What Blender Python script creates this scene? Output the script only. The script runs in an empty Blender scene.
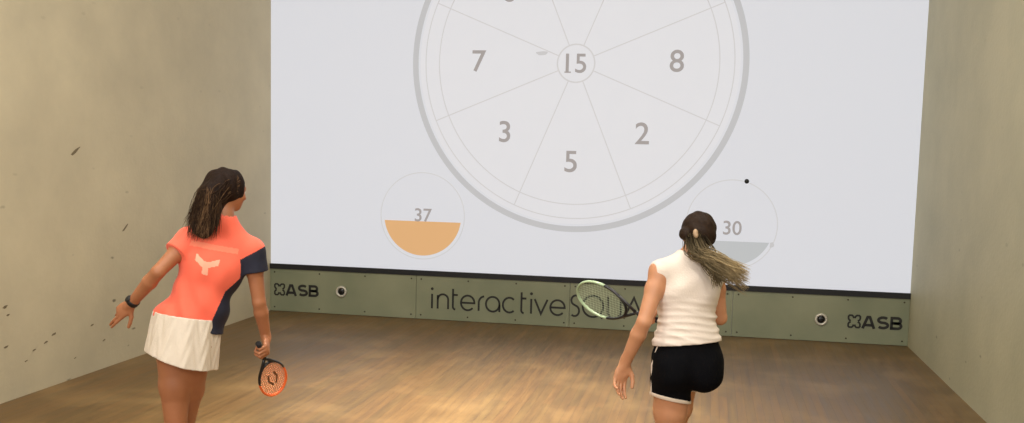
import bpy, math, random
import numpy as np
from mathutils import Vector, Matrix
random.seed(7); rng = np.random.default_rng(7)
S = bpy.context.scene
COL = S.collection
PI = math.pi

# ------------------------------------------------------------------ camera
F_PX, YAW, PIT, ROL = 1022.47, -0.189216, 0.101595, 0.0243454
CAM = np.array([1.31223, -10.05616, 1.72127]); SY = 45.627
cy_, sy_ = math.cos(YAW), math.sin(YAW)
FW = np.array([sy_*math.cos(PIT), cy_*math.cos(PIT), -math.sin(PIT)])
RT0 = np.array([cy_, -sy_, 0.0]); UP0 = np.cross(RT0, FW)
RT = math.cos(ROL)*RT0 + math.sin(ROL)*UP0
UP = -math.sin(ROL)*RT0 + math.cos(ROL)*UP0
cd = bpy.data.cameras.new('camera'); cam = bpy.data.objects.new('camera', cd); COL.objects.link(cam)
M = Matrix((( RT[0], UP[0], -FW[0], CAM[0]), (RT[1], UP[1], -FW[1], CAM[1]), (RT[2], UP[2], -FW[2], CAM[2]), (0,0,0,1)))
cam.matrix_world = M
cd.sensor_fit = 'HORIZONTAL'; cd.sensor_width = 36.0; cd.lens = F_PX*36.0/1024.0
cd.shift_y = SY/1024.0; cd.clip_start = 0.05; cd.clip_end = 100
S.camera = cam

def at(u, v, t):
    """a point of the place measured off the photograph, t metres deep"""
    return CAM + t*(FW + RT*(u-512)/F_PX - UP*(v-211.5-SY)/F_PX)
def cv(x, y, z):
    """direction right / down / away -> world"""
    d = RT*x - UP*y + FW*z
    return d/np.linalg.norm(d)
def nz(v):
    v = np.asarray(v, float); return v/np.linalg.norm(v)

# ------------------------------------------------------------------ materials
def lin(c):
    r = []
    for x in c:
        x /= 255.0
        r.append(x/12.92 if x <= 0.04045 else ((x+0.055)/1.055)**2.4)
    return (*r, 1.0)
def mat(name, rgb, rough=0.6, metal=0.0, noise=None, bump=None, spec=0.5, sheen=0.0, emis=None, estr=0.0, sub=0.0):
    m = bpy.data.materials.new(name); m.use_nodes = True
    nt = m.node_tree; b = nt.nodes['Principled BSDF']
    b.inputs['Base Color'].default_value = lin(rgb)
    b.inputs['Roughness'].default_value = rough; b.inputs['Metallic'].default_value = metal
    b.inputs['Specular IOR Level'].default_value = spec
    if sheen: b.inputs['Sheen Weight'].default_value = sheen
    if sub:
        b.inputs['Subsurface Weight'].default_value = sub
        b.inputs['Subsurface Radius'].default_value = (0.02, 0.008, 0.004)
        b.inputs['Subsurface Scale'].default_value = 0.5
    if emis:
        b.inputs['Emission Color'].default_value = lin(emis); b.inputs['Emission Strength'].default_value = estr
    tc = nt.nodes.new('ShaderNodeTexCoord')
    if noise:
        sc, rgb2, lo, hi = noise
        n = nt.nodes.new('ShaderNodeTexNoise'); n.inputs['Scale'].default_value = sc; n.inputs['Detail'].default_value = 5
        nt.links.new(tc.outputs['Object'], n.inputs['Vector'])
        r = nt.nodes.new('ShaderNodeValToRGB')
        r.color_ramp.elements[0].position = lo; r.color_ramp.elements[0].color = lin(rgb)
        r.color_ramp.elements[1].position = hi; r.color_ramp.elements[1].color = lin(rgb2)
        nt.links.new(n.outputs['Fac'], r.inputs['Fac']); nt.links.new(r.outputs['Color'], b.inputs['Base Color'])
    if bump:
        n = nt.nodes.new('ShaderNodeTexNoise'); n.inputs['Scale'].default_value = bump[0]; n.inputs['Detail'].default_value = 4
        nt.links.new(tc.outputs['Object'], n.inputs['Vector'])
        bp = nt.nodes.new('ShaderNodeBump'); bp.inputs['Strength'].default_value = bump[1]; bp.inputs['Distance'].default_value = 0.01
        nt.links.new(n.outputs['Fac'], bp.inputs['Height']); nt.links.new(bp.outputs['Normal'], b.inputs['Normal'])
    return m

def wall_mat(name, c1, c2, marks):
    """plaster: broad mottling, fine grain, small dark ball marks"""
    m = bpy.data.materials.new(name); m.use_nodes = True
    nt = m.node_tree; N = nt.nodes; L = nt.links; b = N['Principled BSDF']
    b.inputs['Roughness'].default_value = 0.55; b.inputs['Specular IOR Level'].default_value = 0.35
    tc = N.new('ShaderNodeTexCoord')
    n1 = N.new('ShaderNodeTexNoise'); n1.inputs['Scale'].default_value = 1.1; n1.inputs['Detail'].default_value = 6; n1.inputs['Roughness'].default_value = 0.6
    L.new(tc.outputs['Object'], n1.inputs['Vector'])
    r = N.new('ShaderNodeValToRGB'); r.color_ramp.elements[0].position = 0.32; r.color_ramp.elements[1].position = 0.68
    r.color_ramp.elements[0].color = lin(c1); r.color_ramp.elements[1].color = lin(c2)
    L.new(n1.outputs['Fac'], r.inputs['Fac'])
    # marks
    mp = N.new('ShaderNodeMapping'); mp.inputs['Scale'].default_value = (1.0, 1.0, 2.2)
    L.new(tc.outputs['Object'], mp.inputs['Vector'])
    v = N.new('ShaderNodeTexVoronoi'); v.inputs['Scale'].default_value = 3.0
    L.new(mp.outputs['Vector'], v.inputs['Vector'])
    n2 = N.new('ShaderNodeTexNoise'); n2.inputs['Scale'].default_value = 22.0
    L.new(tc.outputs['Object'], n2.inputs['Vector'])
    ad = N.new('ShaderNodeMath'); ad.operation = 'MULTIPLY_ADD'; ad.inputs[1].default_value = 0.12
    L.new(n2.outputs['Fac'], ad.inputs[0]); L.new(v.outputs['Distance'], ad.inputs[2])
    mr = N.new('ShaderNodeMapRange'); mr.inputs['From Min'].default_value = 0.10; mr.inputs['From Max'].default_value = 0.15
    mr.inputs['To Min'].default_value = marks; mr.inputs['To Max'].default_value = 0.0
    L.new(ad.outputs[0], mr.inputs['Value'])
    # more of them low on the wall, where balls and rackets hit
    sp = N.new('ShaderNodeSeparateXYZ'); L.new(tc.outputs['Object'], sp.inputs[0])
    hz = N.new('ShaderNodeMapRange'); hz.inputs['From Min'].default_value = 0.3; hz.inputs['From Max'].default_value = 1.6
    hz.inputs['To Min'].default_value = 1.0; hz.inputs['To Max'].default_value = 0.12
    L.new(sp.outputs['Z'], hz.inputs['Value'])
    mu = N.new('ShaderNodeMath'); mu.operation = 'MULTIPLY'; L.new(mr.outputs[0], mu.inputs[0]); L.new(hz.outputs[0], mu.inputs[1])
    mx = N.new('ShaderNodeMix'); mx.data_type = 'RGBA'
    L.new(mu.outputs[0], mx.inputs['Factor']); L.new(r.outputs['Color'], mx.inputs[6]); mx.inputs[7].default_value = lin((70,62,50))
    L.new(mx.outputs[2], b.inputs['Base Color'])
    n3 = N.new('ShaderNodeTexNoise'); n3.inputs['Scale'].default_value = 30.0; n3.inputs['Detail'].default_value = 6
    L.new(tc.outputs['Object'], n3.inputs['Vector'])
    bp = N.new('ShaderNodeBump'); bp.inputs['Strength'].default_value = 0.35; bp.inputs['Distance'].default_value = 0.006
    L.new(n3.outputs['Fac'], bp.inputs['Height']); L.new(bp.outputs['Normal'], b.inputs['Normal'])
    return m

def floor_mat():
    m = bpy.data.materials.new('court_floor_wood'); m.use_nodes = True
    nt = m.node_tree; N = nt.nodes; L = nt.links; b = N['Principled BSDF']
    b.inputs['Roughness'].default_value = 0.42; b.inputs['Specular IOR Level'].default_value = 0.45
    tc = N.new('ShaderNodeTexCoord')
    mp = N.new('ShaderNodeMapping'); mp.inputs['Rotation'].default_value = (0,0,PI/2)
    L.new(tc.outputs['Object'], mp.inputs['Vector'])
    br = N.new('ShaderNodeTexBrick'); br.inputs['Scale'].default_value = 1.0
    br.inputs['Brick Width'].default_value = 1.6; br.inputs['Row Height'].default_value = 0.06
    br.inputs['Mortar Size'].default_value = 0.0008; br.offset = 0.37; br.offset_frequency = 3
    br.inputs['Color1'].default_value = lin(FLOOR1); br.inputs['Color2'].default_value = lin(FLOOR2); br.inputs['Mortar'].default_value = lin((70,48,30))
    L.new(mp.outputs['Vector'], br.inputs['Vector'])
    mp2 = N.new('ShaderNodeMapping'); mp2.inputs['Scale'].default_value = (14, 1.1, 1)
    L.new(tc.outputs['Object'], mp2.inputs['Vector'])
    n = N.new('ShaderNodeTexNoise'); n.inputs['Scale'].default_value = 1.6; n.inputs['Detail'].default_value = 7
    L.new(mp2.outputs['Vector'], n.inputs['Vector'])
    mx = N.new('ShaderNodeMix'); mx.data_type = 'RGBA'; mx.blend_type = 'MULTIPLY'; mx.inputs['Factor'].default_value = 0.8
    r = N.new('ShaderNodeValToRGB'); r.color_ramp.elements[0].position = 0.3; r.color_ramp.elements[0].color = (0.62,0.58,0.52,1)
    r.color_ramp.elements[1].position = 0.65; r.color_ramp.elements[1].color = (1,1,1,1)
    L.new(n.outputs['Fac'], r.inputs['Fac']); L.new(br.outputs['Color'], mx.inputs[6]); L.new(r.outputs['Color'], mx.inputs[7])
    # worn paler patches where the feet skid
    n4 = N.new('ShaderNodeTexNoise'); n4.inputs['Scale'].default_value = 1.7; n4.inputs['Detail'].default_value = 5
    L.new(tc.outputs['Object'], n4.inputs['Vector'])
    r4 = N.new('ShaderNodeMapRange'); r4.inputs['From Min'].default_value = 0.5; r4.inputs['From Max'].default_value = 0.75; r4.inputs['To Max'].default_value = 0.28
    L.new(n4.outputs['Fac'], r4.inputs['Value'])
    mx2 = N.new('ShaderNodeMix'); mx2.data_type = 'RGBA'; L.new(r4.outputs[0], mx2.inputs['Factor'])
    L.new(mx.outputs[2], mx2.inputs[6]); mx2.inputs[7].default_value = lin((176,142,92))
    L.new(mx2.outputs[2], b.inputs['Base Color'])
    rr = N.new('ShaderNodeMapRange'); rr.inputs['To Min'].default_value = 0.30; rr.inputs['To Max'].default_value = 0.55
    L.new(n.outputs['Fac'], rr.inputs['Value']); L.new(rr.outputs[0], b.inputs['Roughness'])
    return m

FLOOR1, FLOOR2 = (118,88,49), (108,84,47)

# ------------------------------------------------------------------ mesh helpers
def link(name, me, m=None, parent=None, smooth=False, loc=None):
    o = bpy.data.objects.new(name, me); COL.objects.link(o)
    if m is not None: me.materials.append(m)
    if smooth:
        me.polygons.foreach_set('use_smooth', [True]*len(me.polygons))
    if parent is not None: o.parent = parent
    if loc is not None: o.location = loc
    return o
def py_mesh(name, verts, faces):
    me = bpy.data.meshes.new(name); me.from_pydata([tuple(map(float, v)) for v in verts], [], [tuple(map(int, f)) for f in faces]); me.update()
    return me
class MB:
    def __init__(s): s.v = []; s.f = []
    def box(s, lo, hi):
        b = len(s.v)
        for z in (lo[2], hi[2]):
            for (x, y) in ((lo[0],lo[1]),(hi[0],lo[1]),(hi[0],hi[1]),(lo[0],hi[1])): s.v.append((x,y,z))
        s.f += [(b+3,b+2,b+1,b),(b+4,b+5,b+6,b+7),(b,b+1,b+5,b+4),(b+1,b+2,b+6,b+5),(b+2,b+3,b+7,b+6),(b+3,b,b+4,b+7)]
        return s
    def tube(s, pts, r, n=8, closed=False, prof=None, taper=None, upv=None):
        """sweep; r a number or list; prof = (a, b) scales along the two frame directions"""
        pts = [np.asarray(p, float) for p in pts]; k = len(pts)
        rs = r if hasattr(r, '__len__') else [r]*k
        b = len(s.v); nrm = None
        for i, p in enumerate(pts):
            if closed: d = pts[(i+1) % k]-pts[i-1]
            else: d = pts[min(i+1, k-1)]-pts[max(i-1, 0)]
            d = nz(d)
            if upv is not None: nrm = nz(np.asarray(upv)-d*np.dot(upv, d))
            elif nrm is None:
                t = np.array([0,0,1.0]) if abs(d[2]) < .9 else np.array([1.0,0,0])
                nrm = nz(np.cross(d, t))
            else: nrm = nz(nrm-d*np.dot(nrm, d))
            bi = np.cross(d, nrm); pa, pb = prof or (1, 1)
            for j in range(n):
                a = 2*PI*j/n; s.v.append(p+rs[i]*(pa*math.cos(a)*nrm+pb*math.sin(a)*bi))
        m = k if closed else k-1
        for i in range(m):
            for j in range(n):
                a0 = b+i*n+j; a1 = b+i*n+(j+1) % n; c0 = b+((i+1) % k)*n+j; c1 = b+((i+1) % k)*n+(j+1) % n
                s.f.append((a0, a1, c1, c0))
        if not closed:
            s.f.append(tuple(b+j for j in reversed(range(n)))); s.f.append(tuple(b+(k-1)*n+j for j in range(n)))
        return s
    def build(s, name, m=None, parent=None, smooth=False):
        return link(name, py_mesh(name, s.v, s.f), m, parent, smooth)
def tag(o, label=None, cat=None, group=None, kind=None):
    if label: o['label'] = label
    if cat: o['category'] = cat
    if group: o['group'] = group
    if kind: o['kind'] = kind
    return o
def empty(name, loc):
    o = bpy.data.objects.new(name, None); COL.objects.link(o); o.location = loc; o.empty_display_size = .1
    return o

# flat shapes lying on the front wall plane (x, z), raised dy towards the court
def flat_poly(mb, pts, y0, y1):
    b = len(mb.v); n = len(pts)
    for x, z in pts: mb.v.append((x, y1, z))
    for x, z in pts: mb.v.append((x, y0, z))
    mb.f.append(tuple(b+i for i in range(n))); mb.f.append(tuple(b+n+i for i in reversed(range(n))))
    for i in range(n): mb.f.append((b+i, b+n+i, b+n+(i+1) % n, b+(i+1) % n))
def ring(mb, cx, cz, r0, r1, y0, y1, n=160):
    b = len(mb.v)
    for i in range(n):
        a = 2*PI*i/n; c, s = math.cos(a), math.sin(a)
        mb.v += [(cx+r0*c, y1, cz+r0*s), (cx+r1*c, y1, cz+r1*s), (cx+r1*c, y0, cz+r1*s), (cx+r0*c, y0, cz+r0*s)]
    for i in range(n):
        p = b+4*i; q = b+4*((i+1) % n)
        for k in range(4): mb.f.append((p+k, p+(k+1) % 4, q+(k+1) % 4, q+k))
def disc(mb, cx, cz, r, y0, y1, n=64):
    flat_poly(mb, [(cx+r*math.cos(2*PI*i/n), cz+r*math.sin(2*PI*i/n)) for i in range(n)], y0, y1)
def ribbon(mb, pts, w, y0, y1, closed=False):
    pts = [p for i, p in enumerate(pts) if i == 0 or math.hypot(p[0]-pts[i-1][0], p[1]-pts[i-1][1]) > 1e-5]
    k = len(pts); b = len(mb.v)
    P = [np.array(p, float) for p in pts]
    for i in range(k):
        if closed: d0 = nz(P[i]-P[i-1]); d1 = nz(P[(i+1) % k]-P[i])
        else:
            d0 = nz(P[i]-P[i-1]) if i else nz(P[1]-P[0]); d1 = nz(P[i+1]-P[i]) if i < k-1 else d0
        n0 = np.array([-d0[1], d0[0]]); n1 = np.array([-d1[1], d1[0]]); n = nz(n0+n1) if np.linalg.norm(n0+n1) > 1e-3 else n0
        s_ = w/2/max(.35, float(n@n1))
        a = P[i]+n*s_; c = P[i]-n*s_
        mb.v += [(a[0], y1, a[1]), (c[0], y1, c[1]), (c[0], y0, c[1]), (a[0], y0, a[1])]
    for i in range(k if closed else k-1):
        p = b+4*i; q = b+4*((i+1) % k)
        for j in range(4): mb.f.append((p+j, p+(j+1) % 4, q+(j+1) % 4, q+j))
    if not closed:
        mb.f.append((b, b+1, b+2, b+3)); e = b+4*(k-1); mb.f.append((e+3, e+2, e+1, e))
def arc(cx, cz, rx, rz, a0, a1, n=24):
    return [(cx+rx*math.cos(math.radians(a0+(a1-a0)*i/n)), cz+rz*math.sin(math.radians(a0+(a1-a0)*i/n))) for i in range(n+1)]
def text(name, body, x, z, capH, y, m, parent, weight=0.0, wx=1.0):
    c = bpy.data.curves.new(name, 'FONT'); c.body = body; c.align_x = 'CENTER'; c.align_y = 'CENTER'
    c.size = 1.0; c.offset = weight; c.extrude = 0.002/ capH
    t = bpy.data.objects.new(name, c); COL.objects.link(t)
    bpy.context.view_layer.update()
    me = bpy.data.meshes.new_from_object(t.evaluated_get(bpy.context.evaluated_depsgraph_get()))
    bpy.data.objects.remove(t); bpy.data.curves.remove(c)
    co = np.empty(len(me.vertices)*3); me.vertices.foreach_get('co', co); co = co.reshape(-1, 3)
    lo, hi = co.min(0), co.max(0); s_ = capH/(hi[1]-lo[1]); cx, cz = (lo+hi)[:2]/2
    out = np.stack([x+(co[:,0]-cx)*s_*wx, y-co[:,2]*s_, z+(co[:,1]-cz)*s_], 1)
    me.vertices.foreach_set('co', out.ravel()); me.materials.clear(); me.update(); me.name = name
    return link(name, me, m, parent)

# ------------------------------------------------------------------ room shell
HC = 5.64; D = 9.75
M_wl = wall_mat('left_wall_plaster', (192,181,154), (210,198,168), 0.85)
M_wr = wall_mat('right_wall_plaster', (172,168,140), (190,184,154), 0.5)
M_paint = mat('white_court_paint', (215,212,205), 0.6, noise=(3, (222,220,214), .3, .7))
M_ceil = mat('ceiling_paint', (200,198,190), 0.8, noise=(2, (208,206,198), .3, .7))
def struct(name, lo, hi, m):
    o = MB().box(lo, hi).build(name, m); tag(o, kind='structure'); return o
fl = struct('floor', (-3.6,-11.6,-.1), (3.6,.2,0), floor_mat())
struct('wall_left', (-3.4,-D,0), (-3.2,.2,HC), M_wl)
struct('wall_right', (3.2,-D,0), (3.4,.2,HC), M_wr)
struct('wall_front', (-3.2,0,0), (3.2,.2,HC), M_paint)
struct('ceiling', (-3.4,-D,HC), (3.4,.2,HC+.1), M_ceil)

# projection screen
M_scr = mat('projected_white', (140,140,140), 0.75, emis=(228,231,241), estr=0.66, noise=(.8, (143,143,143), .3, .7), spec=.2)
scr = MB().box((-3.198,-.012,.503), (3.198,-.0005,4.57)).build('projection_screen', M_scr)
tag(scr, 'bright white projected playing surface covering the front wall above the tin', 'projection screen')

def ink(name, rgb, e, base=None):
    b = base or rgb
    b = tuple(c*.61 for c in b)
    return mat(name, b, 0.75, emis=rgb, estr=e, noise=(4, tuple(c*1.02 for c in b), .3, .7), spec=.2)
I_dial = ink('dial_face_tint', (229,230,236), .70)
I_grey = ink('dial_grey_line', (212,211,214), .70)
I_mid = ink('gauge_outline_grey', (213,213,216), .70)
I_rim = ink('dial_heavy_grey', (198,199,203), .70)
I_num = ink('number_grey', (178,172,172), .60)
I_or = ink('gauge_orange', (228,180,128), .72)
I_gg = ink('gauge_grey', (198,202,206), .68)
YS = -.012
# dial
DX, DZ = -.022, 2.605
dial = empty('dart_dial', (0,0,0)); 
tag(dial, 'large round projected dial with numbered wedges and a heavy grey rim', 'projected dial')
mb = MB(); disc(mb, DX, DZ, 1.57, YS-.0005, YS-.0015, 160); mb.build('dial_face', I_dial, dial)
mb = MB(); ring(mb, DX, DZ, 1.592, 1.65, YS-.0005, YS-.003); mb.build('rim', I_rim, dial)
for r in (1.375, 1.515):
    mb = MB(); ring(mb, DX, DZ, r-.005, r+.005, YS-.001, YS-.003); mb.build('inner_circle', I_grey, dial)
for k in range(8):
    a = math.radians(22.5+45*k); c, s = math.cos(a), math.sin(a); mb = MB()
    ribbon(mb, [(DX+.19*c, DZ+.19*s), (DX+1.515*c, DZ+1.515*s)], .010, YS-.001, YS-.003); mb.build('divider_line', I_grey, dial)
mb = MB(); ring(mb, DX, DZ, .176, .19, YS-.001, YS-.003, 64); mb.build('hub_circle', I_grey, dial)
for b_, x, z, h in (('7',-.99,2.62,.21),('3',-.715,1.93,.21),('5',-.045,1.65,.21),('2',.645,1.94,.21),('8',.95,2.635,.21),('6',-.70,3.30,.21)):
    text('number', b_, x, z, h, YS-.0045, I_num, dial, .007, 1.02)
text('number', '15', DX, DZ, .185, YS-.0045, I_num, dial, .007, 1.02)
mb = MB(); flat_poly(mb, [(DX-.112,DZ-.0925),(DX-.048,DZ-.0925),(DX-.048,DZ-.080),(DX-.112,DZ-.080)], YS-.002, YS-.0045)
mb.build('number_foot', I_num, dial)
# gauges
def gauge(cx, cz, R, zfill, num, col, label, numz, tipmark=False):
    g = empty('score_gauge', (0,0,0)); tag(g, label, 'projected gauge', None)
    mb = MB(); ring(mb, cx, cz, R-.005, R+.005, YS, YS-.003, 96); mb.build('outline', I_mid, g)
    r = R-.035; a = math.degrees(math.asin(max(-1, min(1, (zfill-cz)/r))))
    pts = arc(cx, cz, r, r, 180-a, 360+a, 60)
    mb = MB(); flat_poly(mb, pts, YS-.0005, YS-.002); mb.build('fill', col, g)
    text('number', num, cx+.01, numz, .135, YS-.0055, I_num, g, .008, 1.0)
gauge(-1.55, 1.06, .44, 1.005, '37', I_or, 'small projected circle at left filled with orange below the number 37', 1.07)
gauge(1.53, 1.085, .43, .925, '30', I_gg, 'small projected circle at right filled with grey below the number 30', 1.055)
# ball marks on the screen
M_mark = ink('ball_mark_rubber', (204,204,208), .70)
def mark(name, x, z, rx, rz, label):
    mb = MB(); pts = [(x+rx*(1+.18*math.sin(3*a+x))*math.cos(a), z+rz*(1+.2*math.sin(2*a+1))*math.sin(a)) for a in [2*PI*i/28 for i in range(28)]]
    flat_poly(mb, pts, YS-.0012, YS-.0035); o = mb.build(name, M_mark); tag(o, label, 'ball mark'); return o
mark('ball_mark', -.36, 2.70, .055, .022, 'grey smudge left of the number 15 on the dial')
mark('ball_mark', 1.915, .905, .02, .03, 'small grey smudge at the right edge of the grey gauge')

# rubber marks on the left wall
M_scf = mat('wall_scuff_rubber', (108,96,76), .9, noise=(60, (128,114,90), .3, .7))
def wall_mark(y, z, ry, rz, rot, label, group=None):
    mb = MB(); n = 18; c, s_ = math.cos(rot), math.sin(rot)
    for dx in (0, .0015):
        for i in range(n):
            a = 2*PI*i/n; u = ry*math.cos(a)*(1+.25*math.sin(3*a+y*9)); v = rz*math.sin(a)*(1+.2*math.sin(2*a+z*7))
            mb.v.append((-3.2+.0002+dx, y+u*c-v*s_, z+u*s_+v*c))
    mb.f.append(tuple(range(n-1,-1,-1))); mb.f.append(tuple(n+i for i in range(n)))
    for i in range(n): mb.f.append((i, (i+1) % n, n+(i+1) % n, n+i))
    tag(mb.build('ball_mark', M_scf), label, 'ball mark', group)
def lw(u, v):
    d = FW+RT*(u-512)/F_PX-UP*(v-211.5-SY)/F_PX; p = CAM+d*((-3.2-CAM[0])/d[0]); return p[1], p[2]
y_, z_ = lw(75, 151.5); wall_mark(y_, z_, .060, .010, .5, 'short dark diagonal scuff high on the left wall')
y_, z_ = lw(125, 228); wall_mark(y_, z_, .045, .009, .6, 'faint diagonal scuff on the left wall above the woman in coral reaching hand')
for u, v, q in ((5,307,.030),(6,347,.026),(46,342,.026),(54,334,.030),(8,315,.02),(34,350,.022),(92,325,.024),(104,340,.022),(75,358,.016),(26,361,.018)):
    y_, z_ = lw(u, v); wall_mark(y_, z_, q*.8, q*.26, .25, 'small dark ball mark low on the left wall', 'ball marks low on the left wall')

# ------------------------------------------------------------------ tin
def tin_mat():
    m = mat('tin_sheet_paint', (116,122,98), 0.42, 0.0, noise=(1.4, (140,142,116), .3, .7), bump=(3.0, .08), spec=.5)
    return m
M_tin = tin_mat()
M_blk = mat('black_rail', (9,9,15), .6, noise=(12, (13,13,19), .3, .7))
M_ink = mat('black_lettering', (24,24,22), .55, noise=(20, (30,30,28), .3, .7))
M_scrw = mat('dark_screw_head', (48,44,34), .5, .6, noise=(60, (70,64,50), .3, .7))
tin = empty('court_tin', (0,0,0)); tag(tin, 'grey green metal tin along the foot of the front wall with black lettering', 'squash court tin')
TY = -.028
for x0, x1 in ((-3.198,-1.602),(-1.598,-.014),(-.010,1.573),(1.577,3.198)):
    mb = MB().box((x0, TY, .004), (x1, -.001, .458)); mb.build('panel', M_tin, tin)
    for zz in (.045, .415):
        for k in range(4):
            xx = x0+.05+(x1-x0-.10)*k/3
            s_ = MB(); disc(s_, xx, zz, .0085, TY, TY-.003, 10); s_.build('screw', M_scrw, tin)
MB().box((-3.198, -.04, .450), (3.198, -.001, .503)).build('top_rail', M_blk, tin)
# wordmark strokes: interactiveSQUASH
W = .020; XH = .150; CH = .212; B0 = .118; LY0, LY1 = TY, TY-.0025
wm = MB()
def st(pts, closed=False): ribbon(wm, pts, W, LY0, LY1, closed)
def letters(seq):
    global wm
    for fn, *a in seq:
        wm = MB(); fn(*a); wm.build('letter', M_ink, tin)
def bowl(x0, x1, a0, a1, h=XH, n=28):
    return arc((x0+x1)/2, B0+h/2, (x1-x0)/2, h/2, a0, a1, n)
def L_i(x): st([(x,B0),(x,B0+XH)]); disc(wm, x, B0+XH+.052, .015, LY0, LY1, 14)
def L_n(x0,x1): st([(x0,B0),(x0,B0+XH-.01)]); st(arc((x0+x1)/2,B0+XH-(x1-x0)/2,(x1-x0)/2,(x1-x0)/2,180,0)+[(x1,B0)])
def L_t(x): st([(x,B0+CH),(x,B0+.03)]+arc(x+.03,B0+.03,.03,.03,180,262,8)); st([(x-.0,B0+XH),(x+.05,B0+XH)])
def L_e(x0,x1): st([(x0+.004,B0+XH*.5),(x1,B0+XH*.5)]+bowl(x0,x1,4,318))
def L_r(x0,x1): st([(x0,B0),(x0,B0+XH*.55)]+arc(x1,B0+XH*.55,x1-x0,XH*.45,178,95,10))
def L_a(x0,x1): st(bowl(x0,x1,0,359,XH,36),True); st([(x1,B0+XH*.5),(x1,B0-.002)])
def L_c(x0,x1): st(bowl(x0,x1,48,312))
def L_v(x0,x1): st([(x0,B0+XH),((x0+x1)/2,B0+.004),(x1,B0+XH)])
def L_S(x0,x1):
    c=(x0+x1)/2; r=CH/4
    st(arc(c+.01,B0+CH-r,(x1-x0)/2,r-.004,55,250,16)+arc(c,B0+r,(x1-x0)/2,r,70,-130,16))
def L_Q(x0,x1): st(bowl(x0,x1,0,359,CH,40),True); st([(x1-.07,B0+.055),(x1-.005,B0-.012)])
def L_U(x0,x1): r=(x1-x0)/2; st([(x0,B0+CH),(x0,B0+r)]+arc(x0+r,B0+r,r,r,180,360,18)+[(x1,B0+CH)])
def L_A(x0,x1): st([(x0,B0),((x0+x1)/2,B0+CH),(x1,B0)])
def L_H(x0,x1): st([(x0,B0),(x0,B0+CH)]); st([(x1,B0),(x1,B0+CH)]); st([(x0,B0+CH/2),(x1,B0+CH/2)])
letters([(L_i,-1.43),(L_n,-1.37,-1.26),(L_t,-1.21),(L_e,-1.125,-.985),(L_r,-.94,-.88),(L_a,-.865,-.725),(L_c,-.69,-.555),(L_t,-.50),
    (L_i,-.40),(L_v,-.365,-.235),(L_e,-.205,-.06),(L_S,-.005,.085),(L_Q,.12,.325),(L_U,.37,.50),(L_A,.53,.72),(L_S,.79,.885),(L_H,.94,1.07)])
def asb(cx, cz):
    h = .125; w = .026; z0 = cz-h/2+w/2; z1 = cz+h/2-w/2; zm = cz; r = (z1-z0)/4
    def rb(m_, pts, closed=False): ribbon(m_, pts, w, LY0, LY1, closed)
    x = cx-.062
    m_ = MB(); rb(m_, [(x-.052,z0-w/2),(x-.010,z1-.002),(x+.010,z1-.002),(x+.052,z0-w/2)]); rb(m_, [(x-.036,z0+.020),(x+.036,z0+.020)]); m_.build('letter', M_ink, tin)
    x = cx+.068
    m_ = MB(); rb(m_, arc(x,z1-r,.042,r,35,180,12)+arc(x-.002,z1-r,.040,r,180,262,8)+arc(x+.002,z0+r,.042,r,82,0,10)+arc(x,z0+r,.044,r,0,-145,14)); m_.build('letter', M_ink, tin)
    x = cx+.185
    m_ = MB(); rb(m_, [(x-.040,z0),(x-.040,z1),(x+.012,z1)]+arc(x+.012,z1-r,.028,r,90,-90,10)+[(x-.04,zm)]); rb(m_, [(x-.02,zm),(x+.012,zm)]+arc(x+.014,z0+r,.032,r,90,-90,10)+[(x-.054,z0)]); m_.build('letter', M_ink, tin)
    mb = MB(); ex = cx-.192
    for sx in (-1, 1):
        for sz in (-1, 1):
            q = [(ex+sx*a_*.92, cz+sz*b_) for a_, b_ in ((.005,.030),(.012,.048),(.024,.057),(.048,.057),(.058,.047),(.058,.026),(.050,.012),(.034,.005))]
            if sx*sz > 0: q = q[::-1]
            ribbon(mb, q, .017, LY0, LY1)
    mb.build('emblem', M_ink, tin)
asb(-2.90, .232); asb(2.90, .212)

M_rim = mat('sensor_pale_rim', (205,200,188), .35, .3, noise=(30, (190,186,172), .3, .7))
M_lens = mat('sensor_black_core', (12,12,12), .25, noise=(30, (20,20,20), .3, .7))
for cx, cz, lab in ((-2.405,.243,'round pale rimmed black sensor on the tin beside the left lettering'), (2.405,.215,'round pale rimmed black sensor on the tin beside the right lettering')):
    e = empty('tin_sensor', (cx, TY, cz)); tag(e, lab, 'sensor', 'round sensors set in the tin')
    mb = MB(); n = 40; prof = [(.036,0),(.060,0),(.060,-.010),(.054,-.020),(.044,-.022),(.036,-.014)]
    k = len(prof)
    for i in range(n):
        a = 2*PI*i/n
        for r, y in prof: mb.v.append((r*math.cos(a), y, r*math.sin(a)))
    for i in range(n):
        for j in range(k):
            mb.f.append((i*k+j, i*k+(j+1) % k, ((i+1) % n)*k+(j+1) % k, ((i+1) % n)*k+j))
    mb.build('bezel', M_rim, e, True)
    mb = MB(); rs = [.0365,.034,.026,.014]; ys = [-.001,-.012,-.017,-.020]
    for r, y in zip(rs, ys):
        for i in range(24): mb.v.append((r*math.cos(2*PI*i/24), y, r*math.sin(2*PI*i/24)))
    for q in range(3):
        for i in range(24): mb.f.append((q*24+i, q*24+(i+1) % 24, (q+1)*24+(i+1) % 24, (q+1)*24+i))
    mb.f.append(tuple(range(23,-1,-1))); mb.f.append(tuple(72+i for i in range(24)))
    mb.build('lens', M_lens, e, True)

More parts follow.
